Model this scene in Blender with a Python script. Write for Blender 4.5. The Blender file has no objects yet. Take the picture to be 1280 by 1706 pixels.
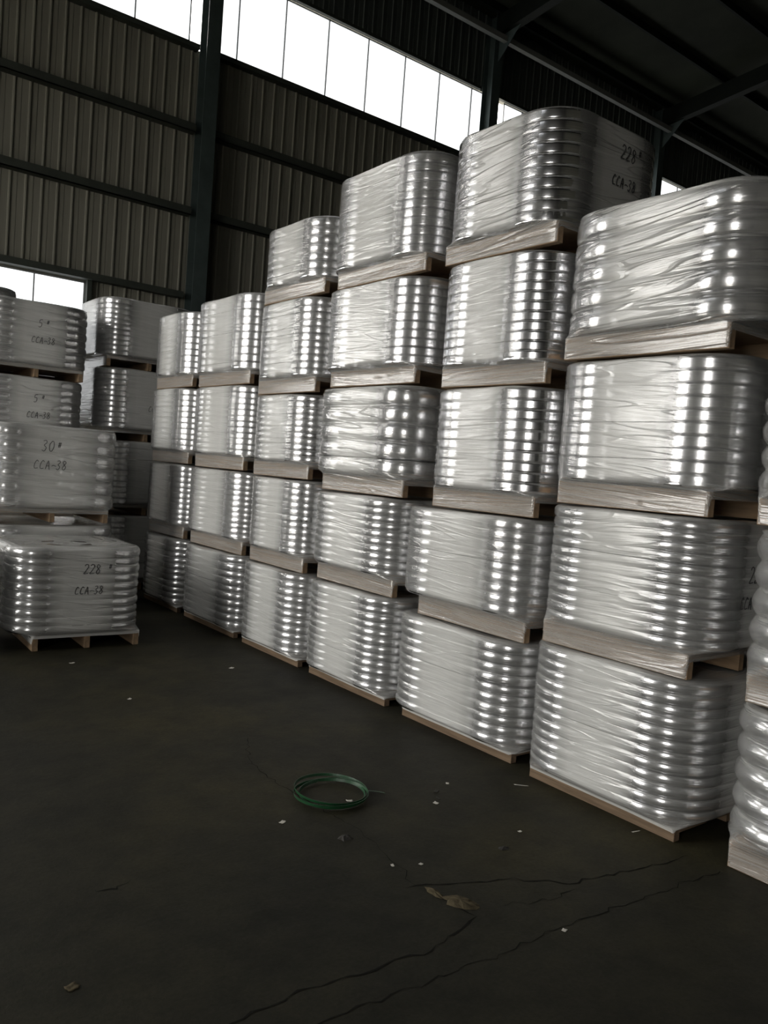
import bpy, bmesh, math, random
import numpy as np
from mathutils import Matrix, Vector

# ------------------------------------------------------------------ camera, world, light, exposure
scene = bpy.context.scene
C = scene.collection
EYE = 1.6
YAW, PITCH, ROLL, FOCAL_PX = 0.662, -0.0535, 0.0745, 1350.0
cam_data = bpy.data.cameras.new('camera')
cam = bpy.data.objects.new('camera', cam_data)
C.objects.link(cam)
fw = Vector((math.sin(YAW) * math.cos(PITCH), math.cos(YAW) * math.cos(PITCH), math.sin(PITCH)))
rt = Vector((math.cos(YAW), -math.sin(YAW), 0))
up = rt.cross(fw)
r2 = rt * math.cos(ROLL) + up * math.sin(ROLL)
u2 = -rt * math.sin(ROLL) + up * math.cos(ROLL)
m = Matrix((r2, u2, -fw)).transposed().to_4x4()
m.translation = Vector((0, 0, EYE))
cam.matrix_world = m
cam_data.sensor_fit = 'VERTICAL'
cam_data.sensor_height = 24.0
cam_data.lens = 24.0 * FOCAL_PX / 1706.0
cam_data.clip_end = 200
scene.camera = cam

SKY = 10.0          # overcast daylight outside the hall
PANE = 1.7         # daylight carried by the frosted panes
w = bpy.data.worlds.new('overcast_sky')
scene.world = w
w.use_nodes = True
bg = w.node_tree.nodes['Background']
bg.inputs['Color'].default_value = (1.0, 0.975, 0.93, 1)
bg.inputs['Strength'].default_value = SKY

DOORS = [(-2.7, -.8, 5.0), (5.4, 9.2, 6.2)]      # openings in the left wall: y0, y1, height
HX0, HX1, HY0, HY1 = -6.0, 26.0, -12.0, 13.0         # the hall
for (y0, y1, h) in DOORS:                            # portals only guide the sky light through the doorways
    l = bpy.data.lights.new('door_portal', 'AREA')
    l.shape = 'RECTANGLE'; l.size = y1 - y0; l.size_y = h
    l.cycles.is_portal = True
    o = bpy.data.objects.new('door_portal', l)
    C.objects.link(o)
    o.matrix_world = Matrix.Translation((HX0, (y0 + y1) / 2, h / 2)) @ Matrix(((0, 0, -1, 0), (1, 0, 0, 0), (0, -1, 0, 0), (0, 0, 0, 1)))

vs = scene.view_settings
vs.view_transform = 'Standard'
vs.look = 'None'
vs.exposure = -0.06
vs.gamma = 1.0
vs.use_curve_mapping = False

random.seed(7)
rng = np.random.default_rng(7)

# ------------------------------------------------------------------ materials
def new_mat(name):
    mt = bpy.data.materials.new(name); mt.use_nodes = True
    nt = mt.node_tree
    return mt, nt, nt.nodes['Principled BSDF']

def noise(nt, scale, detail=4, rough=.6, vec=None):
    n = nt.nodes.new('ShaderNodeTexNoise')
    n.inputs['Scale'].default_value = scale; n.inputs['Detail'].default_value = detail
    n.inputs['Roughness'].default_value = rough
    if vec is not None: nt.links.new(vec, n.inputs['Vector'])
    return n

def ramp(nt, fac, stops):
    r = nt.nodes.new('ShaderNodeValToRGB')
    el = r.color_ramp.elements
    while len(el) < len(stops): el.new(.5)
    for e, (p, c) in zip(el, stops):
        e.position = p; e.color = c if len(c) == 4 else (*c, 1)
    nt.links.new(fac, r.inputs['Fac'])
    return r

def mapped(nt, scale=(1, 1, 1), rot=(0, 0, 0), kind='Object', uv=None):
    tc = nt.nodes.new('ShaderNodeTexCoord'); mp = nt.nodes.new('ShaderNodeMapping')
    mp.inputs['Scale'].default_value = scale; mp.inputs['Rotation'].default_value = rot
    nt.links.new(tc.outputs[kind], mp.inputs['Vector'])
    return mp.outputs['Vector']

def plain(name, col, rough=.6, metal=0, var=.15, scale=6, bump=0, stretch=(1, 1, 1), spec=.5):
    mt, nt, b = new_mat(name)
    v = mapped(nt, stretch)
    n = noise(nt, scale, 5, .6, v)
    lo = tuple(max(0, c * (1 - var)) for c in col); hi = tuple(min(1, c * (1 + var)) for c in col)
    r = ramp(nt, n.outputs['Fac'], [(.3, lo), (.7, hi)])
    nt.links.new(r.outputs['Color'], b.inputs['Base Color'])
    b.inputs['Roughness'].default_value = rough; b.inputs['Metallic'].default_value = metal
    b.inputs['Specular IOR Level'].default_value = spec
    if bump:
        bp = nt.nodes.new('ShaderNodeBump'); bp.inputs['Strength'].default_value = bump; bp.inputs['Distance'].default_value = .01
        nt.links.new(n.outputs['Fac'], bp.inputs['Height']); nt.links.new(bp.outputs['Normal'], b.inputs['Normal'])
    return mt

M = {}
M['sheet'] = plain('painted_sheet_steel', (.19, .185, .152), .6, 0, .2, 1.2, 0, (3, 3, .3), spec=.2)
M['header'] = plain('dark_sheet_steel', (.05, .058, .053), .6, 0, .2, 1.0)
M['steel'] = plain('grey_green_steel', (.055, .072, .070), .5, 0, .2, 3, spec=.25)
M['girt'] = plain('dark_girt_steel', (.04, .045, .038), .6, 0, .2, 3, spec=.2)
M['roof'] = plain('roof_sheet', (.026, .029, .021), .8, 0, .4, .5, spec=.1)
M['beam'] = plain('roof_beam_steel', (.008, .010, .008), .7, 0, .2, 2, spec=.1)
M['lightsteel'] = plain('pale_steel_tube', (.15, .155, .145), .5, 0, .15, 2)
M['mullion'] = plain('thin_window_bar', (.25, .26, .26), .5, 0, .1, 3)
M['concrete'] = plain('outdoor_concrete', (.45, .43, .39), .8, 0, .1, .6)
M['wood'] = plain('raw_pallet_wood', (.23, .155, .09), .75, 0, .35, 3, .3, (8, .6, 8))
M['woodx'] = plain('raw_pallet_wood_cross', (.32, .21, .125), .75, 0, .35, 3, .3, (.6, 8, 8))
M['oldwood'] = plain('weathered_pallet_wood', (.15, .105, .068), .85, 0, .4, 3, .3, (8, .6, 8), spec=.2)
M['ply'] = plain('plywood_deck', (.31, .215, .135), .7, 0, .25, 6, .2)
M['ink'] = plain('black_marker_ink', (.035, .035, .038), .5, 0, .6, 60)
M['green'] = plain('green_plastic_strap', (.010, .055, .020), .4, 0, .25, 12)
M['scrap'] = plain('pale_paper_scrap', (.55, .53, .48), .8, 0, .15, 20)
M['dirt'] = plain('crack_shade', (.009, .0085, .0075), .95, 0, .3, 15, spec=.1)  # flat dark colour painting the shade inside the deep floor cracks
M['rubble'] = plain('crumbled_concrete', (.075, .062, .038), .95, 0, .4, 25, .6, spec=.1)
M['darkscrap'] = plain('dark_scrap', (.02, .018, .015), .8, 0, .3, 20)

def pane_material():
    mt = bpy.data.materials.new('daylit_frosted_pane'); mt.use_nodes = True
    nt = mt.node_tree; nt.nodes.clear()
    out = nt.nodes.new('ShaderNodeOutputMaterial'); em = nt.nodes.new('ShaderNodeEmission')
    v = mapped(nt, (1, 1, 1)); n = noise(nt, 1.5, 2, .5, v)
    r = ramp(nt, n.outputs['Fac'], [(.3, (.94, .97, .98)), (.7, (1, 1, 1))])
    nt.links.new(r.outputs['Color'], em.inputs['Color'])
    em.inputs['Strength'].default_value = PANE
    nt.links.new(em.outputs[0], out.inputs['Surface'])
    return mt
M['pane'] = pane_material()

def floor_material():
    mt, nt, b = new_mat('oil_darkened_concrete')
    v = mapped(nt)
    n1 = noise(nt, .7, 6, .62, v); n2 = noise(nt, 5.0, 8, .7, v); n3 = noise(nt, 60, 4, .7, v)
    r1 = ramp(nt, n1.outputs['Fac'], [(.3, (.015, .0145, .011)), (.5, (.024, .0225, .0145)), (.72, (.042, .037, .018))])
    r2_ = ramp(nt, n2.outputs['Fac'], [(.3, (.6, .6, .6)), (.55, (1, 1, 1)), (.8, (1.25, 1.22, 1.12))])
    r3 = ramp(nt, n3.outputs['Fac'], [(.3, (.8, .8, .8)), (.7, (1.2, 1.2, 1.2))])
    m1 = nt.nodes.new('ShaderNodeMix'); m1.data_type = 'RGBA'; m1.blend_type = 'MULTIPLY'; m1.inputs[0].default_value = 1
    m2 = nt.nodes.new('ShaderNodeMix'); m2.data_type = 'RGBA'; m2.blend_type = 'MULTIPLY'; m2.inputs[0].default_value = 1
    nt.links.new(r1.outputs[0], m1.inputs[6]); nt.links.new(r2_.outputs[0], m1.inputs[7])
    nt.links.new(m1.outputs[2], m2.inputs[6]); nt.links.new(r3.outputs[0], m2.inputs[7])
    nt.links.new(m2.outputs[2], b.inputs['Base Color'])
    b.inputs['Roughness'].default_value = .62
    b.inputs['Specular IOR Level'].default_value = .12
    bp = nt.nodes.new('ShaderNodeBump'); bp.inputs['Strength'].default_value = .25; bp.inputs['Distance'].default_value = .02
    nt.links.new(n2.outputs['Fac'], bp.inputs['Height']); nt.links.new(bp.outputs['Normal'], b.inputs['Normal'])
    return mt
M['floor'] = floor_material()

def coil_material():
    mt, nt, b = new_mat('bright_strip_metal')
    v = mapped(nt, (1, 1, 60)); n = noise(nt, 4, 3, .5, v)
    r = ramp(nt, n.outputs['Fac'], [(.3, (.62, .63, .66)), (.7, (.86, .86, .87))])
    nt.links.new(r.outputs[0], b.inputs['Base Color'])
    b.inputs['Metallic'].default_value = 1.0
    b.inputs['Roughness'].default_value = .2
    return mt
M['coil'] = coil_material()

def film_material():
    """Stretch film: clear where it clings to the metal, milky where it spans free air; fine pulled wrinkles."""
    mt = bpy.data.materials.new('stretch_film'); mt.use_nodes = True
    nt = mt.node_tree; nt.nodes.clear()
    N = nt.nodes.new; L = nt.links.new
    out = N('ShaderNodeOutputMaterial')
    uv = N('ShaderNodeUVMap'); uv.uv_map = 'film'
    def uvmap(sx, sy, rot=0):
        mp = N('ShaderNodeMapping'); mp.inputs['Scale'].default_value = (sx, sy, 1); mp.inputs['Rotation'].default_value = (0, 0, rot)
        L(uv.outputs[0], mp.inputs['Vector']); return mp.outputs[0]
    fine = noise(nt, 1, 3, .6, uvmap(3.0, 170.0, .03)); fine.inputs['Distortion'].default_value = .3
    mid = noise(nt, 1, 3, .55, uvmap(2.2, 34.0, .05)); mid.inputs['Distortion'].default_value = .8
    # sparse long pulled ridges
    rid = noise(nt, 1, 1, .4, uvmap(1.3, 13.0)); rid.inputs['Distortion'].default_value = .6
    rr = ramp(nt, rid.outputs['Fac'], [(.465, (0, 0, 0)), (.5, (1, 1, 1)), (.535, (0, 0, 0))])
    cl = N('ShaderNodeAttribute'); cl.attribute_name = 'cling'
    def math_(op, a, b_):
        k = N('ShaderNodeMath'); k.operation = op
        for i, x in enumerate((a, b_)):
            if isinstance(x, (int, float)): k.inputs[i].default_value = x
            else: L(x, k.inputs[i])
        return k.outputs[0]
    h = math_('ADD', math_('MULTIPLY', fine.outputs['Fac'], .17), math_('MULTIPLY', mid.outputs['Fac'], .45))
    pl = N('ShaderNodeAttribute'); pl.attribute_name = 'pull'
    h = math_('ADD', h, math_('MULTIPLY', math_('MULTIPLY', rr.outputs['Color'], pl.outputs['Fac']), .7))
    bp = N('ShaderNodeBump'); bp.inputs['Strength'].default_value = .55; bp.inputs['Distance'].default_value = .012
    L(h, bp.inputs['Height'])
    # opacity
    op = math_('SUBTRACT', .86, math_('MULTIPLY', cl.outputs['Fac'], .66))
    op = math_('ADD', op, math_('MULTIPLY', math_('SUBTRACT', fine.outputs['Fac'], .5), .35))
    op = math_('ADD', op, math_('MULTIPLY', math_('SUBTRACT', mid.outputs['Fac'], .5), .25))
    k = N('ShaderNodeClamp'); L(op, k.inputs['Value']); k.inputs['Min'].default_value = .05; k.inputs['Max'].default_value = .96
    df = N('ShaderNodeBsdfDiffuse'); df.inputs['Color'].default_value = (.745, .75, .725, 1); L(bp.outputs[0], df.inputs['Normal'])
    tl = N('ShaderNodeBsdfTranslucent'); tl.inputs['Color'].default_value = (.745, .75, .725, 1)
    body = N('ShaderNodeMixShader'); body.inputs[0].default_value = .22; L(df.outputs[0], body.inputs[1]); L(tl.outputs[0], body.inputs[2])
    tr = N('ShaderNodeBsdfTransparent'); tr.inputs['Color'].default_value = (.97, .97, .97, 1)
    mx = N('ShaderNodeMixShader'); L(k.outputs[0], mx.inputs[0]); L(tr.outputs[0], mx.inputs[1]); L(body.outputs[0], mx.inputs[2])
    gl = N('ShaderNodeBsdfGlossy'); gl.inputs['Roughness'].default_value = .16; gl.inputs['Color'].default_value = (1, 1, 1, 1); L(bp.outputs[0], gl.inputs['Normal'])
    fr = N('ShaderNodeFresnel'); fr.inputs['IOR'].default_value = 1.5; L(bp.outputs[0], fr.inputs['Normal'])
    fx = math_('ADD', fr.outputs[0], .04)
    fin = N('ShaderNodeMixShader'); L(fx, fin.inputs[0]); L(mx.outputs[0], fin.inputs[1]); L(gl.outputs[0], fin.inputs[2])
    L(fin.outputs[0], out.inputs['Surface'])
    return mt
M['film'] = film_material()

# ------------------------------------------------------------------ helpers
def obj(name, me, mat=None, parent=None, loc=(0, 0, 0), rotz=0):
    o = bpy.data.objects.new(name, me)
    C.objects.link(o)
    if mat is not None and me is not None and not me.materials: me.materials.append(M[mat])
    o.location = loc; o.rotation_euler = (0, 0, rotz)
    if parent is not None: o.parent = parent
    return o

def tag(o, label, cat, group=None, kind=None):
    o['label'] = label; o['category'] = cat
    if group: o['group'] = group
    if kind: o['kind'] = kind
    return o

def boxes(name, bs, bevel=0):
    bm = bmesh.new()
    for (x0, x1, y0, y1, z0, z1) in bs:
        r = bmesh.ops.create_cube(bm, size=1)
        bmesh.ops.scale(bm, vec=(x1 - x0, y1 - y0, z1 - z0), verts=r['verts'])
        bmesh.ops.translate(bm, vec=((x0 + x1) / 2, (y0 + y1) / 2, (z0 + z1) / 2), verts=r['verts'])
    if bevel:
        bmesh.ops.bevel(bm, geom=bm.edges[:], offset=bevel, segments=1, affect='EDGES')
    me = bpy.data.meshes.new(name); bm.to_mesh(me); bm.free()
    return me

def pydata(name, v, f, smooth=False):
    me = bpy.data.meshes.new(name); me.from_pydata(v, [], f); me.update()
    if smooth: me.polygons.foreach_set('use_smooth', [True] * len(me.polygons))
    return me

# ------------------------------------------------------------------ the hall
fl = obj('floor', boxes('floor', [(HX0, HX1, HY0, HY1, -.2, 0)]), 'floor')
tag(fl, 'dark oil-stained cracked concrete floor of the hall', 'floor', kind='structure')
gr = obj('yard_ground', boxes('yard_ground', [(-60, 60, -60, 60, -.6, -.2)]), 'concrete')
tag(gr, 'pale concrete yard outside the hall', 'ground', kind='structure')

# back wall: corrugated sheets, girts, window strip
COLX = [-.75, 5.70, 12.02, 17.95, 24.3]
WIN0, WIN1 = 8.27, 9.70
LOW0, LOW1, LOWX = 2.2, 4.14, 3.97
YB = HY1
def corrugated(width, z0, z1, ribs=4):
    """one profiled sheet with trapezoid ribs, facing -y; closed behind"""
    p = width / ribs
    xs = []
    for i in range(ribs):
        a = i * p
        xs += [(a, 0), (a + .40 * p, 0), (a + .46 * p, -.022), (a + .54 * p, -.022), (a + .60 * p, 0), (a + .955 * p, 0), (a + .965 * p, .012), (a + .985 * p, .012)]
    xs.append((width, 0))
    n = len(xs)
    v = [(x, y, z0) for x, y in xs] + [(x, y, z1) for x, y in xs] + [(0, .04, z0), (width, .04, z0), (0, .04, z1), (width, .04, z1)]
    f = [(i, i + 1, n + i + 1, n + i) for i in range(n - 1)] + [(2 * n + 1, 2 * n, 2 * n + 2, 2 * n + 3)]
    f += [(2 * n, 0, n, 2 * n + 2), (n - 1, 2 * n + 1, 2 * n + 3, 2 * n - 1)]
    return pydata('wall_sheet', v, f)

wb = obj('wall_back', boxes('wall_back', [(HX0, HX1, YB + .08, YB + .2, 0, LOW0), (LOWX + .04, HX1, YB + .08, YB + .2, LOW0, LOW1), (HX0, HX1, YB + .08, YB + .2, LOW1, WIN0 - .03), (HX0, HX1, YB + .08, YB + .2, WIN1 + .03, 11.4)]), 'sheet')
tag(wb, 'dark corrugated steel back wall of the hall', 'wall', kind='structure')
PW = .886
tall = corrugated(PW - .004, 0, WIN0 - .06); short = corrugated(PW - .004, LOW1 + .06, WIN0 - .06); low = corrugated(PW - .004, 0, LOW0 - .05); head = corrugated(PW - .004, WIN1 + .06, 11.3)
x = 4.03
while x < 24.5:
    obj('wall_sheet', tall, 'sheet', wb, (x, YB + .02, 0)); x += PW
x = 4.03 - PW
while x > -3:
    obj('wall_sheet', short, 'sheet', wb, (x, YB + .02, 0)); obj('wall_sheet', low, 'sheet', wb, (x, YB + .02, 0)); x -= PW
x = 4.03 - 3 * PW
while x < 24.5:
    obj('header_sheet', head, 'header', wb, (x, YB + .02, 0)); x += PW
for i in range(len(COLX) - 1):
    for zg in (5.57, 6.90, 2.9):
        if zg < 3 and i == 0: continue
        obj('wall_girt', boxes('wall_girt', [(COLX[i] + .16, COLX[i + 1] - .16, YB - .16, YB - .145, zg - .06, zg + .07), (COLX[i] + .16, COLX[i + 1] - .16, YB - .16, YB + .0, zg - .06, zg - .045)]), 'girt', wb)
    obj('window_sill', boxes('window_sill', [(COLX[i] + .16, COLX[i + 1] - .16, YB - .12, YB + .06, WIN0 - .10, WIN0 - .02)]), 'girt', wb)
    obj('window_head', boxes('window_head', [(COLX[i] + .16, COLX[i + 1] - .16, YB - .02, YB + .06, WIN1 + .01, WIN1 + .07)]), 'girt', wb)
obj('lower_window_head', boxes('lower_window_head', [(HX0, COLX[1] - .2, YB - .14, YB + .06, LOW1 + .02, LOW1 + .12)]), 'girt', wb)
obj('lower_window_sill', boxes('lower_window_sill', [(HX0, LOWX, YB - .10, YB + .06, LOW0 - .1, LOW0)]), 'girt', wb)
obj('lower_window_jamb', boxes('lower_window_jamb', [(LOWX, LOWX + .07, YB - .06, YB + .06, LOW0, LOW1 + .02)]), 'girt', wb)

wn = 0
def window(x0, x1, z0, z1, first, step, label):
    global wn
    wn += 1
    cuts = [x0] + [c for c in np.arange(first, x1, step) if x0 + .05 < c < x1 - .05] + [x1]
    wo = obj('window_%d' % wn, boxes('window_frame', [(x0, x1, YB + .055, YB + .075, z0, z0 + .02), (x0, x1, YB + .055, YB + .075, z1 - .02, z1), (x0, x0 + .02, YB + .055, YB + .075, z0, z1), (x1 - .02, x1, YB + .055, YB + .075, z0, z1)]), 'mullion')
    tag(wo, label, 'window', kind='structure')
    for a, b in zip(cuts[:-1], cuts[1:]):
        obj('pane', boxes('pane', [(a + .006, b - .006, YB + .08, YB + .09, z0 + .01, z1 - .01)]), 'pane', wo)
    for c in cuts[1:-1]:
        obj('mullion', boxes('mullion', [(c - .009, c + .009, YB + .05, YB + .078, z0, z1)]), 'mullion', wo)
window(COLX[0] + .2, 5.43, WIN0, WIN1, 6.28 - .885 * 7, .885, 'bright high window bay at the upper left of the column')
window(5.93, 12.08, WIN0, WIN1, 6.28, .899, 'long overexposed high window bay between the two steel columns')
window(12.64, 18.1, WIN0, WIN1, 12.62 + .6, .9, 'small visible corner of high window left of the tallest stack top')
window(18.4, 24.2, WIN0, WIN1, 19.3, .9, 'sliver of high window between the two tallest nearby stacks')
window(-1.2, LOWX, LOW0, LOW1, 3.22 - .88 * 5, .88, 'bright low window behind the left group of pallet loads')

for i, cx in enumerate(COLX):
    me = boxes('steel_column', [(cx - .12, cx + .12, YB - .30, YB - .285, 0, 11.2), (cx - .12, cx + .12, YB - .03, YB - .015, 0, 11.2), (cx - .006, cx + .006, YB - .285, YB - .03, 0, 11.2)])
    co = obj('steel_column', me, 'steel')
    tag(co, ['hidden steel wall column at far left', 'grey-green steel wall column left of the long high window', 'steel wall column behind the tallest stack of pallet loads', 'steel wall column hidden behind the hand-numbered top load', 'steel column near the right wall'][i], 'column', kind='structure')
    obj('base_plate', boxes('base_plate', [(cx - .2, cx + .2, YB - .46, YB, 0, .02)]), 'steel', co)
    kb = pydata('knee_bracket', [(cx - .006, YB - .285, 10.2), (cx - .006, YB - .285, 11.0), (cx - .006, YB - 1.1, 11.0), (cx + .006, YB - .285, 10.2), (cx + .006, YB - .285, 11.0), (cx + .006, YB - 1.1, 11.0)], [(0, 1, 2), (5, 4, 3), (0, 2, 5, 3), (0, 3, 4, 1), (1, 4, 5, 2)])
    obj('knee_bracket', kb, 'steel', co)
eb = obj('eave_tie_beam', boxes('eave_tie_beam', [(HX0 + .3, HX1 - .3, YB - .55, YB - .44, 10.55, 10.66)]), 'lightsteel')
tag(eb, 'pale horizontal steel tube running under the roof along the back wall', 'beam', kind='structure')

# roof: sheet, purlins along x, rafters along y
SL = .1
def zr(y): return 11.25 + (HY1 - y) * SL
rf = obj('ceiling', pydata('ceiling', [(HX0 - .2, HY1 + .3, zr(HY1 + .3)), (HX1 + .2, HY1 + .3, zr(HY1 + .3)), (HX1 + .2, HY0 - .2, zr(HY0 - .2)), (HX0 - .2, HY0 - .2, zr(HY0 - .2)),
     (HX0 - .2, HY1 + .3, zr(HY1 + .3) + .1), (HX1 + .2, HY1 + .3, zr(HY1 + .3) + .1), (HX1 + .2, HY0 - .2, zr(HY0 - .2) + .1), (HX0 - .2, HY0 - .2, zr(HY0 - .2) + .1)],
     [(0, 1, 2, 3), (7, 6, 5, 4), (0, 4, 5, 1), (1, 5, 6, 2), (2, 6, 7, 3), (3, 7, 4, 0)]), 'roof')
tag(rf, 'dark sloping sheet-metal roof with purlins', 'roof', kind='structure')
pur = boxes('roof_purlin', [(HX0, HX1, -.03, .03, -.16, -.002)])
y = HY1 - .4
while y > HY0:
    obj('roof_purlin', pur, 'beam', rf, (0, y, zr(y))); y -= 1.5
for cx in COLX[1:]:
    v = []
    for (dx, dz) in ((-.1, -.55), (.1, -.55), (.1, -.16), (-.1, -.16)):
        v += [(cx + dx, HY1 - .3, zr(HY1 - .3) + dz), (cx + dx, HY0, zr(HY0) + dz)]
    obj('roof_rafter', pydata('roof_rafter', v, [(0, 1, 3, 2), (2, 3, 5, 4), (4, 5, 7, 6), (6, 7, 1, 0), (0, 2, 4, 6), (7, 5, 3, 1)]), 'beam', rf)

# walls out of the picture: left wall with two doorways and windows, near wall, right wall
segs = []
cuts = sorted(DOORS)
yy = HY0
for (y0, y1, h) in cuts:
    segs.append((HX0 - .15, HX0, yy, y0, 0, WIN0)); segs.append((HX0 - .15, HX0, y0, y1, h, WIN0)); yy = y1
segs += [(HX0 - .15, HX0, yy, HY1 + .2, 0, WIN0), (HX0 - .15, HX0, HY0, 3.0, WIN0, WIN1), (HX0 - .15, HX0, HY0, HY1 + .2, WIN1, 14)]
wl = obj('wall_left', boxes('wall_left', segs), 'sheet'); tag(wl, 'left wall of the hall with two open doorways', 'wall', kind='structure')
def side_window(y0, y1, z0, z1, label):
    global wn
    wn += 1
    wo = obj('window_%d' % wn, boxes('window_frame', [(HX0 - .05, HX0, y0, y1, z0, z0 + .04), (HX0 - .05, HX0, y0, y1, z1 - .04, z1)]), 'mullion')
    tag(wo, label, 'window', kind='structure')
    n = int((y1 - y0) / .9); d = (y1 - y0) / n
    for i in range(n):
        obj('pane', boxes('pane', [(HX0 - .09, HX0 - .08, y0 + i * d + .01, y0 + (i + 1) * d - .01, z0 + .01, z1 - .01)]), 'pane', wo)
        if i: obj('mullion', boxes('mullion', [(HX0 - .06, HX0 - .03, y0 + i * d - .012, y0 + i * d + .012, z0, z1)]), 'mullion', wo)
side_window(3.0, HY1, WIN0, WIN1, 'high window strip of the left wall')
wr = obj('wall_right', boxes('wall_right', [(HX1, HX1 + .15, HY0, HY1, 0, 14)]), 'sheet'); tag(wr, 'right wall of the hall', 'wall', kind='structure')
wf = obj('wall_front', boxes('wall_front', [(HX0, HX1, HY0 - .15, HY0, 0, 14)]), 'sheet'); tag(wf, 'wall of the hall behind the viewer', 'wall', kind='structure')

# ------------------------------------------------------------------ pallet loads
def rounded(a, b, R, nc=10, flat=(.10, .25, .42, .58, .75, .90)):
    """outline points (x, y), outward normals and cling value, counter-clockwise from the hidden +x +y corner"""
    P, Nn, K = [], [], []
    cs = [(1, 1, 0), (-1, 1, .5 * math.pi), (-1, -1, math.pi), (1, -1, 1.5 * math.pi)]
    for k, (sx, sy, a0) in enumerate(cs):
        cx, cy = sx * (a - R), sy * (b - R)
        for i in range(nc + 1):
            t = a0 + .5 * math.pi * i / nc
            P.append((cx + R * math.cos(t), cy + R * math.sin(t))); Nn.append((math.cos(t), math.sin(t)))
            K.append(1.0)
        sx2, sy2, a1 = cs[(k + 1) % 4]
        p0 = P[-1]; t = a1
        p1 = (sx2 * (a - R) + R * math.cos(t), sy2 * (b - R) + R * math.sin(t))
        for f_ in flat:
            P.append((p0[0] + (p1[0] - p0[0]) * f_, p0[1] + (p1[1] - p0[1]) * f_)); Nn.append((math.cos(t), math.sin(t)))
            d = min(f_, 1 - f_)
            K.append({.1: .55, .25: .12, .42: 0}[round(d, 2)] if round(d, 2) in (.1, .25, .42) else 0)
    return np.array(P), np.array(Nn), np.array(K)

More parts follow.
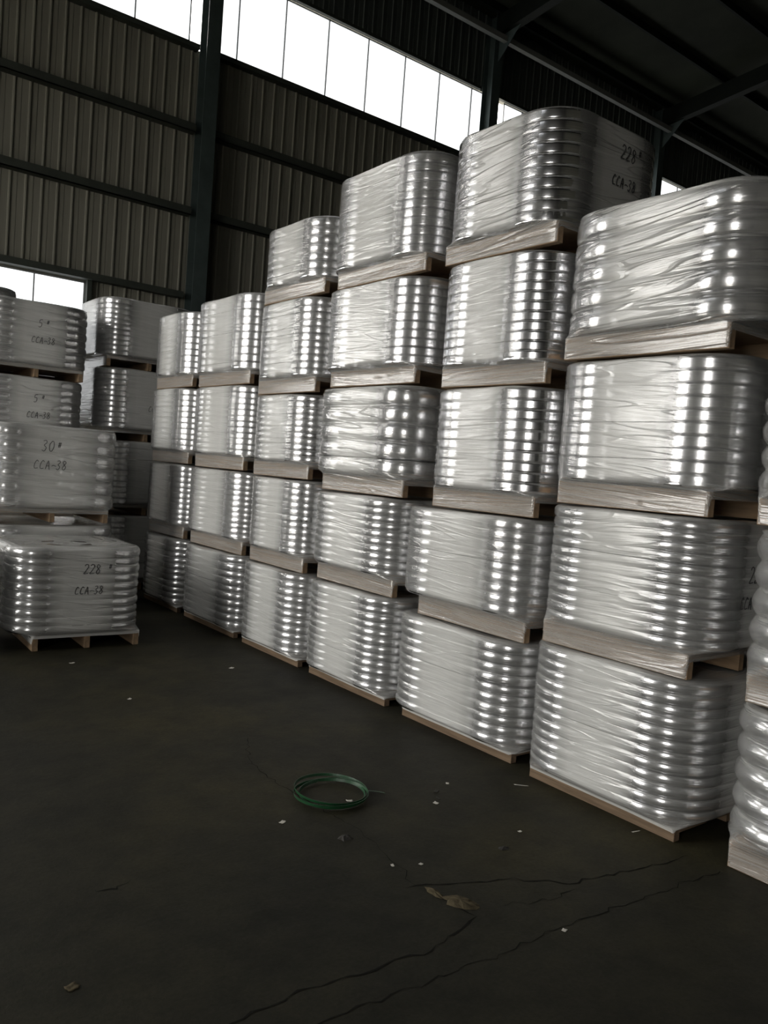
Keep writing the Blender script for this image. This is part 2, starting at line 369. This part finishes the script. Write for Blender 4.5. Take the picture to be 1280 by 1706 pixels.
def film_mesh(a, b, R, top, n, g, power, skirt, pa, pb, po, seed, loose=0.0, HP=.115, pull=.25):
    rs = np.random.default_rng(seed)
    P, Nn, K = rounded(a, b, R)
    Q, _, _ = rounded(pa, pb, .02); Q = Q + np.array(po)
    cols = len(P)
    seg = np.linalg.norm(np.roll(P, -1, 0) - P, axis=1); arc = np.concatenate([[0], np.cumsum(seg)])
    z0 = HP + .012; h = (top - z0) / n
    rows = []          # (xy array, z array, cling array)
    zero = np.zeros(cols)
    ph = rs.uniform(0, 6.28, 6)
    ang = arc[:-1] / arc[-1] * 2 * math.pi
    def wob(z, amp):
        return amp * (np.sin(3 * ang + ph[0] + 9 * z) + .7 * np.sin(5 * ang + ph[1] - 14 * z) + .6 * np.sin(8 * ang + ph[2] + 23 * z)) / 2.3
    # skirt around the pallet
    if skirt > 0:
        zb = HP * (1 - skirt) + .004
        lift = np.clip((np.abs(Nn[:, 1]) - .6) / .3, 0, 1) * (HP - zb) * .7      # the film leaves the fork openings free
        for z in (zb, (zb + HP) / 2, HP):
            zl = lift * (HP - z) / (HP - zb)
            rows.append((Q * (1.0 + .006 * (z / HP)) + Nn * (.003 + wob(z, .003))[:, None], np.full(cols, z) + zl + (wob(z * 3, .006) if z == zb and skirt < .9 else 0), zero + (.80 if skirt > .9 else .25)))
    else:
        rows.append((P * .2 + Q * .8 + Nn * wob(0, .008)[:, None], HP - .018 + wob(1.0, .012), zero + .1))
    # flare from pallet to load: the film is pulled from the round coils to the square pallet corner
    rows.append((P * .35 + Q * .65 + Nn * (.004 + wob(.3, .004))[:, None], np.full(cols, HP + .010), zero + .8))
    rows.append((P + Nn * (.001 + loose * .5 + wob(.5, .004))[:, None], np.full(cols, HP + .03), .25 + K * .6))
    SS = (.02, .08, .16, .28, .5, .72, .84, .92, .98)
    fd = .72 if power < 4 or g > .02 else .22
    ridge = rs.uniform(.25, .6, n) if g > .02 else rs.uniform(.0, .08, n)
    for i in range(n):
        dz = rs.normal(0, .0025)
        ofs = rs.normal(0, .003 if power < 4 else .001)
        for s in SS:
            z = z0 + (i + s) * h
            if z < HP + .035: continue
            gr_ = abs(2 * s - 1) ** power
            depth = g * gr_ * fd
            flat_depth = g * ridge[i] * abs(2 * s - 1) ** 1.5 * .55
            off = .004 + ofs * K - depth * K - flat_depth * (1 - K) + wob(z, .003) * (1 - K * .7) + loose * (.4 + .6 * (1 - K))
            off = np.maximum(off, .003 - g * gr_ * K * .9 - .02 * (1 - K))
            rows.append((P + Nn * off[:, None], np.full(cols, z + dz), K * (1 - .25 * gr_) * (1 - loose * 6)))
    # shoulder and top
    for (ins, dz, kk) in ((.004, .006, .6), (.02, .014, .45), (.07, .016, .3)):
        rows.append((P - Nn * ins, np.full(cols, top + dz) + wob(2.0 + ins, .004), K * kk))
    for sc in (.62, .3, .06):
        rows.append((P * sc, np.full(cols, top + .012 - .02 * (1 - sc)), zero + .1))
    V = np.concatenate([np.column_stack([xy, z]) for xy, z, _ in rows])
    cl = np.concatenate([c if isinstance(c, np.ndarray) else zero + c for _, _, c in rows])
    nr = len(rows)
    idx = np.arange(nr * cols).reshape(nr, cols)
    A_ = idx[:-1]; B_ = np.roll(A_, -1, 1); D_ = idx[1:]; C_ = np.roll(D_, -1, 1)
    F = np.stack([A_, B_, C_, D_], -1).reshape(-1, 4).tolist()
    F.append(idx[-1].tolist())
    me = pydata('film_wrap', V.tolist(), F, True)
    ap = me.attributes.new('pull', 'FLOAT', 'POINT'); ap.data.foreach_set('value', np.full(len(V), pull, np.float32))
    at = me.attributes.new('cling', 'FLOAT', 'POINT'); at.data.foreach_set('value', np.clip(cl, 0, 1).astype(np.float32))
    uvl = me.uv_layers.new(name='film')
    # per-loop uv: arc length and height; last column closes at the full perimeter
    off = seed * 3.137
    tilt = rs.uniform(-.10, .10)
    ulo = np.concatenate([np.stack([arc[:-1], arc[1:], arc[1:], arc[:-1]], -1)] * (nr - 1)).reshape(-1)
    zz = V[:, 2].reshape(nr, cols).copy()
    for q in range(nr - 6, nr): zz[q] += (q - (nr - 7)) * .05
    za = zz[:-1]; zb_ = np.roll(za, -1, 1); zd = zz[1:]; zc = np.roll(zd, -1, 1)
    vlo = np.stack([za, zb_, zc, zd], -1).reshape(-1)
    uvs = np.zeros((len(me.loops), 2), np.float32)
    uvs[:len(ulo), 0] = ulo + off; uvs[:len(ulo), 1] = vlo + off * .37 + tilt * ulo
    uvl.data.foreach_set('uv', uvs.reshape(-1))
    me.materials.append(M['film'])
    return me

coil_cache = {}
def coil_mesh(R, h, g, power):
    key = (round(R, 3), round(h, 3), round(g, 4), power)
    if key in coil_cache: return coil_cache[key]
    ns = 40; prof = [(.09, .001)]
    for s in (0, .05, .12, .2, .5, .8, .88, .95, 1):
        prof.append((R - .002 - g * abs(2 * s - 1) ** power - (.004 if s in (0, 1) else 0), .001 + s * (h - .002)))
    prof.append((.09, h - .001))
    v = []; f = []
    for k in range(ns):
        t = 2 * math.pi * k / ns
        v += [(r * math.cos(t), r * math.sin(t), z) for r, z in prof]
    m_ = len(prof)
    for k in range(ns):
        k2 = (k + 1) % ns
        for i in range(m_):
            i2 = (i + 1) % m_
            f.append((k * m_ + i, k2 * m_ + i, k2 * m_ + i2, k * m_ + i2))
    me = pydata('metal_coil', v, f)
    me.polygons.foreach_set('use_smooth', [0 < (p % m_) < m_ - 2 for p in range(len(f))])
    me.materials.append(M['coil'])
    coil_cache[key] = me
    return me

pallet_cache = {}
def pallet(parent, pa, pb, po, HP):
    key = (round(pa, 3), round(pb, 3), HP)
    if key not in pallet_cache:
        pallet_cache[key] = (boxes('pallet_deck', [(-pa, pa, -pb, pb, HP - .022, HP)], .002),
                             boxes('stringer', [(-.022, .022, -pb, pb, 0, HP - .022)], .002),
                             boxes('light_stop_board', [(-pa + .045, pa - .045, pb - .022, pb, .004, HP - .024)], .002))  # added far-end board, stops window light showing through the fork openings
    d, s, eb_ = pallet_cache[key]
    low_ = HP < .06
    deck = obj('pallet_deck', d, 'oldwood' if low_ else 'ply', parent, (po[0], po[1], 0))
    obj('light_stop_board', eb_, 'woodx', deck)
    for k in (-1, 0, 1):
        obj('stringer', s, 'oldwood' if low_ else 'wood', deck, (k * (pa - .022), 0, 0))
    return deck

# handwriting: strokes in a 1 x 1.6 box per character
GL = {'2': [[(.05, 1.3), (.3, 1.6), (.75, 1.5), (.8, 1.1), (.4, .5), (.05, .05), (.95, .1)]],
      '8': [[(.7, 1.4), (.3, 1.55), (.15, 1.2), (.5, .85), (.85, .45), (.5, .0), (.12, .3), (.45, .8), (.8, 1.2), (.7, 1.4)]],
      '3': [[(.1, 1.45), (.6, 1.55), (.75, 1.2), (.35, .85), (.8, .5), (.5, 0), (.05, .15)]],
      '0': [[(.5, 1.5), (.1, 1.0), (.2, .2), (.6, .05), (.9, .7), (.75, 1.4), (.45, 1.5)]],
      '5': [[(.85, 1.55), (.25, 1.5), (.15, .9), (.7, .9), (.75, .3), (.35, .0), (.05, .15)]],
      'C': [[(.85, 1.2), (.5, 1.45), (.1, .8), (.2, .1), (.9, .15)]],
      'A': [[(.0, .0), (.45, 1.45), (.8, .1), (.95, .0)], [(.15, .55), (.75, .6)]],
      '-': [[(0, .55), (.4, .7), (1.0, .55)]],
      '#': [[(.3, 0), (.42, 1.1)], [(.65, 0), (.77, 1.1)], [(.1, .35), (.95, .4)], [(.12, .75), (.98, .8)]]}
def writing(parent, lines, x, z, yface, size, rs):
    """lines: (text, dx, dz, scale); a thin ink ribbon on the -y face"""
    v, f = [], []
    wd = .0026
    for text, dx, dz, sc in lines:
        cx = x + dx; s = size * sc
        for ch in text:
            for st in GL[ch]:
                pts = [(cx + px * s * .75 + pz * s * .12, z + dz + pz * s) for px, pz in st]
                # Catmull-Rom smoothing
                sm = []
                for i in range(len(pts) - 1):
                    p0 = pts[max(0, i - 1)]; p1 = pts[i]; p2 = pts[i + 1]; p3 = pts[min(len(pts) - 1, i + 2)]
                    for k in range(4):
                        t = k / 4
                        sm.append(tuple(.5 * ((2 * p1[q]) + (-p0[q] + p2[q]) * t + (2 * p0[q] - 5 * p1[q] + 4 * p2[q] - p3[q]) * t * t + (-p0[q] + 3 * p1[q] - 3 * p2[q] + p3[q]) * t ** 3) for q in (0, 1)))
                sm.append(pts[-1])
                base = len(v)
                for i, p in enumerate(sm):
                    q0 = sm[max(0, i - 1)]; q1 = sm[min(len(sm) - 1, i + 1)]
                    tx, tz = q1[0] - q0[0], q1[1] - q0[1]; L_ = math.hypot(tx, tz) or 1
                    nx, nz = -tz / L_ * wd, tx / L_ * wd
                    v += [(p[0] + nx, yface, p[1] + nz), (p[0] - nx, yface, p[1] - nz), (p[0] + nx, yface + .001, p[1] + nz), (p[0] - nx, yface + .001, p[1] - nz)]
                for i in range(len(sm) - 1):
                    a = base + 4 * i; b_ = a + 4
                    f += [(a, a + 1, b_ + 1, b_), (a + 2, b_ + 2, b_ + 3, a + 3), (a, b_, b_ + 2, a + 2), (a + 1, a + 3, b_ + 3, b_ + 1)]
            cx += s * (.75 if ch == '-' else .95)
    o = obj('marker_writing', pydata('marker_writing', v, f), 'ink', parent)
    o['label'] = 'black handwritten marker numbers'
    return o

CROSS = {1: 'bottom', 2: 'second', 3: 'third', 4: 'fourth', 5: 'fifth'}
unit_seed = [0]
def load(x0, x1, y0, y1, z, top, n, g=.010, power=4, R=.26, skirt=1.0, label='', group='', inset=(.06, .06, .05, .05), coils=True, rot=0, text=None, loose=0.0, cols=None, HP=.115, pull=.25):
    """one film-wrapped pallet load. x0..y1 = outline of the load, z = under the pallet, top = top of the coils;
    inset = pallet set back from the load at x0, x1, y0, y1"""
    unit_seed[0] += 1
    a, b = (x1 - x0) / 2, (y1 - y0) / 2
    cx, cy = (x0 + x1) / 2, (y0 + y1) / 2
    root = bpy.data.objects.new('pallet_load', None); C.objects.link(root)
    root.location = (cx, cy, z); root.rotation_euler = (0, 0, math.radians(rot))
    tag(root, label, 'pallet load', group)
    R = min(R, a / 2 + .03, b / 2 + .03)
    px0, px1, py0, py1 = -a + inset[0], a - inset[1], -b + inset[2], b - inset[3]
    pa, pb = (px1 - px0) / 2, (py1 - py0) / 2; po = ((px0 + px1) / 2, (py0 + py1) / 2)
    hz = top - z - .014
    pallet(root, pa, pb, po, HP)
    fm = film_mesh(a, b, R, hz, n, g, power, skirt, pa + .002, pb + .002, po, unit_seed[0], loose, HP, pull)
    obj('film_wrap', fm, None, root)
    if coils:
        h = (hz - HP - .012) / n
        Rc = min(R, a / 2 - .002, b / 2 - .002) if False else R
        Rc = min(R, a / 2, b / 2)
        cm = coil_mesh(Rc, h, g, power)
        for (sx, sy) in (cols or ((-1, -1), (-1, 1), (1, -1), (1, 1))):
            for i in range(n):
                obj('metal_coil', cm, None, root, (sx * (a - Rc), sy * (b - Rc), HP + .012 + i * h), random.uniform(0, 6))
    if text:
        for (lines, tx, tz, sz) in text:
            writing(root, lines, tx, tz, -b - .012 - loose, sz, rng)
    return root

# ---- the long row, counted from the right edge of the picture
XF = 3.33
ORD = ['first', 'second', 'third', 'fourth', 'fifth', 'sixth', 'seventh']
LEV = {1: 'bottom load', 2: 'second load up', 3: 'third load up', 4: 'fourth load up', 5: 'top load'}
ROWG = 'film-wrapped pallet loads of the long row'
# per stack: list of (y0, y1, z, top, n rings, groove, power, x0 shift, inset, extra)
I0 = (.05, .06, .06, .08)
ROW = [
 # A: bulging stack at the right edge
 [(.70, 1.80, 0, .70, 5, .040, 2, -.02, I0, dict(loose=.012)), (.72, 1.805, .72, 1.46, 5, .034, 2, 0, I0, dict(loose=.010)), (.70, 1.83, 1.48, 2.18, 5, .034, 2, 0, I0, dict(loose=.010))],
 # B
 [(1.91, 2.97, 0, .735, 12, .012, 3, -.01, (.03, .06, .06, .12), dict(skirt=.25, HP=.058)), (1.90, 2.95, .745, 1.48, 12, .012, 3, 0, (.03, .06, .09, .10), dict(text=[([('228', 0, 0, 1), ('#', .17, .05, .7), ('CCA-38', -.06, -.12, .8)], -.21, .45, .048)])), (1.88, 2.95, 1.49, 2.225, 10, .006, 14, 0, (.03, .06, .08, .12), {}), (1.82, 2.955, 2.24, 2.99, 5, .024, 5, 0, (.03, .06, .12, .09), dict(loose=.004, pull=1.0))],
 # C
 [(3.00, 4.16, 0, .675, 10, .012, 3, 0, (.06, .08, .03, .16), dict(skirt=.25, HP=.058)), (2.99, 4.16, .69, 1.375, 9, .010, 4, 0, (.06, .08, .01, .24), {}), (2.98, 3.95, 1.39, 2.115, 10, .007, 12, 0, (.05, .08, .02, .10), {}), (3.0, 3.95, 2.13, 2.87, 11, .006, 14, 0, (.05, .08, .0, .10), {}), (2.99, 3.95, 2.885, 3.64, 10, .007, 10, 0, (.04, .06, .0, .06), dict(pull=1.0, text=[([('228', 0, 0, 1), ('#', .16, .05, .7), ('CCA-38', -.06, -.16, .8)], .0, .57, .05)]))],
 # D
 [(4.19, 5.27, 0, .725, 12, .012, 3, 0, (.06, .08, .0, .13), dict(skirt=.25, HP=.058)), (4.19, 5.27, .74, 1.40, 10, .011, 3.5, 0, (.06, .08, .0, .15), {}), (4.12, 5.29, 1.415, 2.16, 5, .026, 5, 0, (.05, .08, .03, .17), dict(loose=.004, pull=.6)), (4.09, 5.27, 2.175, 2.88, 10, .006, 14, 0, (.06, .08, .04, .15), {}), (4.08, 5.24, 2.895, 3.68, 11, .006, 14, 0, (.05, .08, .0, .14), {})],
 # E
 [(5.30, 6.33, 0, .725, 11, .012, 3, 0, (.06, .08, .0, .10), dict(skirt=.25, HP=.058)), (5.30, 6.29, .74, 1.455, 11, .009, 6, 0, (.05, .08, .0, .12), {}), (5.32, 6.30, 1.47, 2.135, 11, .009, 6, 0, (.05, .08, .0, .10), {}), (5.30, 6.31, 2.15, 2.89, 11, .008, 8, 0, (.05, .08, .0, .10), {}), (5.27, 6.28, 2.905, 3.50, 7, .009, 6, 0, (.05, .08, .0, .08), {})],
 # F
 [(6.36, 7.55, 0, .73, 10, .013, 3, 0, (.06, .08, .02, .10), dict(skirt=.25, HP=.058)), (6.32, 7.54, .745, 1.475, 12, .010, 6, 0, (.06, .08, .02, .14), {}), (6.33, 7.54, 1.49, 2.24, 12, .008, 10, 0, (.06, .08, .08, .14), {}), (6.34, 7.55, 2.255, 3.05, 10, .006, 14, 0, (.06, .08, .05, .12), {})],
 # G
 [(7.58, 8.61, 0, .735, 11, .011, 3, 0, (.06, .08, .02, .10), dict(skirt=.25, HP=.058)), (7.57, 8.60, .75, 1.485, 11, .009, 6, 0, (.06, .08, .0, .12), {}), (7.57, 8.61, 1.50, 2.255, 11, .008, 10, 0, (.06, .08, .0, .12), {}), (7.58, 8.58, 2.27, 3.02, 10, .006, 14, 0, (.06, .08, .0, .1), {})],
]
LOOK = {(0, 1): 'loosely wrapped bulging', (0, 2): 'loosely wrapped bulging', (0, 3): 'loosely wrapped bulging', (1, 4): 'ridged film-wrapped', (3, 3): 'ridged film-wrapped', (2, 5): 'hand-numbered film-wrapped'}
for si, st in enumerate(ROW):
    for li, (y0, y1, z, top, n, g, pw, dx, ins, ex) in enumerate(st):
        look = LOOK.get((si, li + 1), 'film-wrapped')
        lev = 'top load' if li + 1 == len(st) else LEV[li + 1]
        lab = '%s pallet of silver coils, %s of %s stack from right' % (look, lev, ORD[si])
        load(XF + dx, XF + dx + 1.0 + (0 if li == 4 else .03), y0, y1, z, top, n, g, pw, label=lab, group=ROWG, inset=ins, rot=rng.normal(0, .25), **ex)

# ---- the far stacks behind the row
G2 = 'pallet loads standing at the back'
T = lambda a, b='CCA-38': [(a, 0, 0, 1), ('#', .058 * len(a) + .02, .04, .7), (b, -.06, -.16, .85)]
HZ = [(0, .853), (.86, 1.693), (1.70, 2.493), (2.50, 3.26)]
for li, (z, t) in enumerate(HZ):
    tx = [(T('30'), .05, .5, .05)] if li == 2 else None
    load(2.95 + (.06 if li < 2 else 0), 4.05, 8.95, 10.0, z, t, 11, .008, 8, label='film-wrapped pallet of coils, %s of the stack behind the far row end' % ('top load' if li == 3 else LEV[li + 1]), group=G2, text=tx)
for li, (z, t) in enumerate(HZ):
    load(3.16 if li == 3 else 3.48, 4.3, 10.25, 11.3, z, t - .03, 11, .008, 8, label='film-wrapped pallet of coils, %s of the last stack, mostly hidden' % ('top load' if li == 3 else LEV[li + 1]), group=G2, coils=li == 3)

# ---- the left group
G3 = 'pallet loads of the left group'
load(1.55, 2.58, 6.42, 7.40, 0, .80, 10, .014, 2, R=.25, skirt=.55, inset=(.17, .03, .02, .02), label='lone low film-wrapped pallet load numbered 228, on the floor at left', group=G3, loose=.012, pull=.8, rot=-1.5,
     text=[(T('228'), .00, .60, .048)])
load(.40, 1.46, 6.50, 7.45, 0, .78, 10, .014, 2, R=.25, label='dark film-wrapped pallet load cut off by the left picture edge', group=G3)
load(1.62, 2.74, 7.62, 8.62, 0, .86, 7, .022, 2, R=.2, label='film-wrapped pallet load under the one numbered 30, behind the lone low load', group=G3, loose=.01, inset=(.03, .08, .04, .03))
load(1.60, 2.72, 7.60, 8.60, .89, 1.76, 6, .026, 2, R=.2, label='wide milky film-wrapped pallet load numbered 30, above the lone low load', group=G3, loose=.02, pull=1.0, inset=(.03, .08, .02, .03),
     text=[(T('30'), -.16, .64, .062)])
LZ = [(0, .742), (.75, 1.502), (1.51, 2.262), (2.27, 3.03)]
for li, (z, t) in enumerate(LZ):
    load(1.72, 2.76 + (.02 if li == 3 else 0), 8.80, 9.80, z, t, 8, .014, 2.5, R=.25, label='dark film-wrapped pallet load, %s of the tall left stack' % ('top load' if li == 3 else LEV[li + 1]), group=G3, coils=li > 1, loose=.006, pull=1.0,
         text=[(T('5'), -.02, .5, .05)] if li > 1 else None)
for li, (z, t) in enumerate(LZ):
    load(1.30, 2.36, 10.1, 11.1, z + (.0), t + (.30 if li == 3 else 0), 8, .012, 2.5, label='shadowed pallet load, %s of the stack behind the tall left stack' % ('top load' if li == 3 else LEV[li + 1]), group=G3, coils=li == 3)

# ------------------------------------------------------------------ floor details
def crack(pts, wd):
    v, f = [], []
    rs = random.Random(len(pts) * 13 + int(pts[0][0] * 100))
    fine = []
    for (a, b_) in zip(pts[:-1], pts[1:]):
        n = max(3, int(math.hypot(b_[0] - a[0], b_[1] - a[1]) / .035))
        for i in range(n):
            t = i / n
            fine.append((a[0] + (b_[0] - a[0]) * t + rs.gauss(0, .008), a[1] + (b_[1] - a[1]) * t + rs.gauss(0, .008)))
    fine.append(pts[-1])
    for i, p in enumerate(fine):
        q0 = fine[max(0, i - 1)]; q1 = fine[min(len(fine) - 1, i + 1)]
        tx, ty = q1[0] - q0[0], q1[1] - q0[1]; L_ = math.hypot(tx, ty) or 1
        e = wd * (.25 + 1.1 * rs.random() ** 1.5) * (0.15 if i in (0, len(fine) - 1) else 1)
        v += [(p[0] - ty / L_ * e, p[1] + tx / L_ * e, .0012), (p[0] + ty / L_ * e, p[1] - tx / L_ * e, .0012)]
    for i in range(len(fine) - 1):
        f.append((2 * i + 1, 2 * i + 3, 2 * i + 2, 2 * i))
    return obj('crack', pydata('crack', v, f), 'dirt', fl)  # surface ribbon, its dark colour stands for shade in the crack
crack([(.9, 1.93), (1.1, 1.95), (1.34, 1.96), (1.64, 1.93), (1.9, 1.93), (2.12, 1.99)], .004)
crack([(2.12, 1.99), (2.10, 2.10), (2.08, 2.23)], .004)
crack([(2.02, 2.27), (2.14, 2.23), (2.30, 2.17), (2.45, 2.11), (2.61, 1.97), (2.85, 1.93), (3.1, 1.88), (3.3, 1.86)], .0035)
crack([(2.25, 2.0), (2.45, 1.93), (2.61, 1.93)], .0025)
crack([(1.1, 1.80), (1.34, 1.82), (1.68, 1.8), (2.02, 1.78), (2.42, 1.78), (2.81, 1.74), (3.29, 1.71)], .003)
crack([(2.26, 4.03), (2.12, 3.7), (2.09, 3.51), (2.10, 3.2), (2.15, 2.85), (2.12, 2.55), (2.06, 2.25)], .002)
crack([(1.0, 2.83), (1.08, 2.81), (1.15, 2.84)], .004)

def blob(name, x, y, rx, ry, h, mat, label, cat, rot=0, seed=0, n=9, group=None):
    rs = random.Random(seed)
    v = [(0, 0, h)]; f = []
    for ring, (k, z) in enumerate(((.55, h * .8), (1, 0))):
        for i in range(n):
            t = 2 * math.pi * i / n; q = k * rs.uniform(.7, 1.15)
            v.append((rx * q * math.cos(t), ry * q * math.sin(t), z * rs.uniform(.6, 1.2)))
    for i in range(n):
        j = (i + 1) % n
        f += [(0, 1 + i, 1 + j), (1 + i, 1 + n + i, 1 + n + j, 1 + j)]
    o = obj(name, pydata(name, v, f), mat, None, (x, y, .0008), rot)
    return tag(o, label, cat, group)

def scrap(x, y, sx, sy, rot, label, mat='scrap', name='paper_scrap', cat='scrap', group=None, seed=0):
    """a torn, slightly curled bit of sheet"""
    rs = random.Random(seed + 77)
    n = 5; v = []; f = []
    for i in range(n):
        for j in range(n):
            u, w_ = i / (n - 1) - .5, j / (n - 1) - .5
            v.append((u * sx * (1 + rs.uniform(-.15, .15)), w_ * sy * (1 + rs.uniform(-.2, .2)), .0012 + .35 * min(sx, sy) * (u * u + .4 * w_ * w_) * rs.uniform(.8, 1.2)))
    for i in range(n - 1):
        for j in range(n - 1):
            a = i * n + j
            f.append((a, a + n, a + n + 1, a + 1))
    o = obj(name, pydata(name, v, f, True), mat, None, (x, y, 0), rot)
    so = o.modifiers.new('thickness', 'SOLIDIFY'); so.thickness = .001
    return tag(o, label, cat, group)

blob('crumbled_concrete', 2.13, 2.09, .045, .075, .012, 'rubble', 'yellowish crumbled concrete patch where the floor cracks meet', 'rubble', .4, 3, 14)
blob('crumbled_concrete', 2.09, 2.19, .022, .05, .008, 'rubble', 'thin tail of crumbled concrete along the crack', 'rubble', .1, 5, 12)
blob('dirt_lump', 2.05, 2.73, .035, .03, .014, 'darkscrap', 'small dark dirt lump on the floor below the green strap', 'dirt', 0, 8, 11)
blob('dirt_lump', 2.60, 2.32, .03, .02, .008, 'darkscrap', 'flat dark dirt lump near the two tallest stacks', 'dirt', 0, 9, 10)
scrap(1.89, 2.99, .030, .022, .5, 'small white paper scrap left below the green strap', seed=1)
scrap(2.29, 3.04, .030, .018, -.4, 'small white paper scrap lying inside the green strap ring', seed=2)
scrap(2.65, 2.82, .022, .026, .2, 'pale scrap on the floor right of the green strap', seed=3)
scrap(2.87, 2.98, .020, .015, .9, 'tiny pale scrap between green strap and third stack', seed=4)
scrap(2.79, 2.40, .018, .014, .1, 'tiny white chip in front of the second stack', seed=5)
scrap(3.21, 2.78, .070, .006, -.75, 'thin pale splinter on the floor between second and third stack', name='splinter', cat='splinter', seed=6)
scrap(3.29, 2.13, .050, .006, -.2, 'thin pale splinter on the floor before the second stack pallet', name='splinter', cat='splinter', seed=7)
scrap(2.33, 1.76, .018, .016, .3, 'small pale chip lying on the lower floor crack', seed=8)
scrap(.78, 2.33, .036, .030, .3, 'grey scrap on the floor in the lower left corner', mat='rubble', seed=9)
scrap(2.19, 2.39, .016, .014, .3, 'tiny chip beside the crack junction', mat='scrap', seed=10)
scrap(2.08, 2.44, .018, .012, 1.3, 'tiny pale chip on the long thin crack', mat='scrap', seed=11)
scrap(1.88, 6.01, .04, .02, .2, 'white scrap on the floor before the lone left load', seed=12)
scrap(1.94, 5.00, .03, .02, .6, 'small pale scrap on the dark floor at left', seed=13)
scrap(2.90, 5.46, .04, .025, .6, 'small white scrap before the fifth stack', seed=14)
scrap(2.75, 2.93, .035, .02, .6, 'dark bent scrap right of the green strap', mat='darkscrap', seed=15)
scrap(2.70, 2.86, .03, .012, 1.6, 'short dark sliver right of the green strap', mat='darkscrap', seed=16)

# green strapping band: a few loops of flat strap
def strap():
    root = bpy.data.objects.new('strapping_band', None); C.objects.link(root)
    root.location = (2.25, 3.13, 0)
    tag(root, 'coil of green plastic strapping lying on the dark floor', 'strap')
    rs = random.Random(4)
    for k in range(4):
        v, f = [], []
        n = 72; r0 = .160 + .006 * k; ex = .008 * k
        a0 = rs.uniform(0, 6.28); a1 = a0 + 2 * math.pi * (1.0 if k else .93)
        th = rs.uniform(0, 6.28)
        for i in range(n + 1):
            t = a0 + (a1 - a0) * i / n
            r = r0 + .006 * math.sin(2 * t + th) + ex * math.cos(t + th)
            z = .003 + .004 * k + .003 * (1 + math.sin(t + th))
            for dr, dz in ((-.001, 0), (.001, 0), (.001, .013), (-.001, .013)):
                v.append(((r + dr + dz * .25) * math.cos(t), (r + dr + dz * .25) * math.sin(t), z + dz))
        for i in range(n):
            for q in range(4):
                q2 = (q + 1) % 4
                f.append((4 * i + q, 4 * i + 4 + q, 4 * i + 4 + q2, 4 * i + q2))
        obj('strap_loop', pydata('strap_loop', v, f, False), 'green', root)
    v, f = [], []
    for i in range(13):
        t = i / 12
        for dr, dz in ((-.006, 0), (.006, 0), (.006, .0015), (-.006, .0015)):
            v.append((.155 + .09 * t, -.05 + dr - .05 * t * t, .012 - .008 * t + dz))
    for i in range(12):
        for q in range(4):
            f.append((4 * i + q, 4 * i + 4 + q, 4 * i + 4 + (q + 1) % 4, 4 * i + (q + 1) % 4))
    obj('strap_tail', pydata('strap_tail', v, f), 'green', root)
strap()
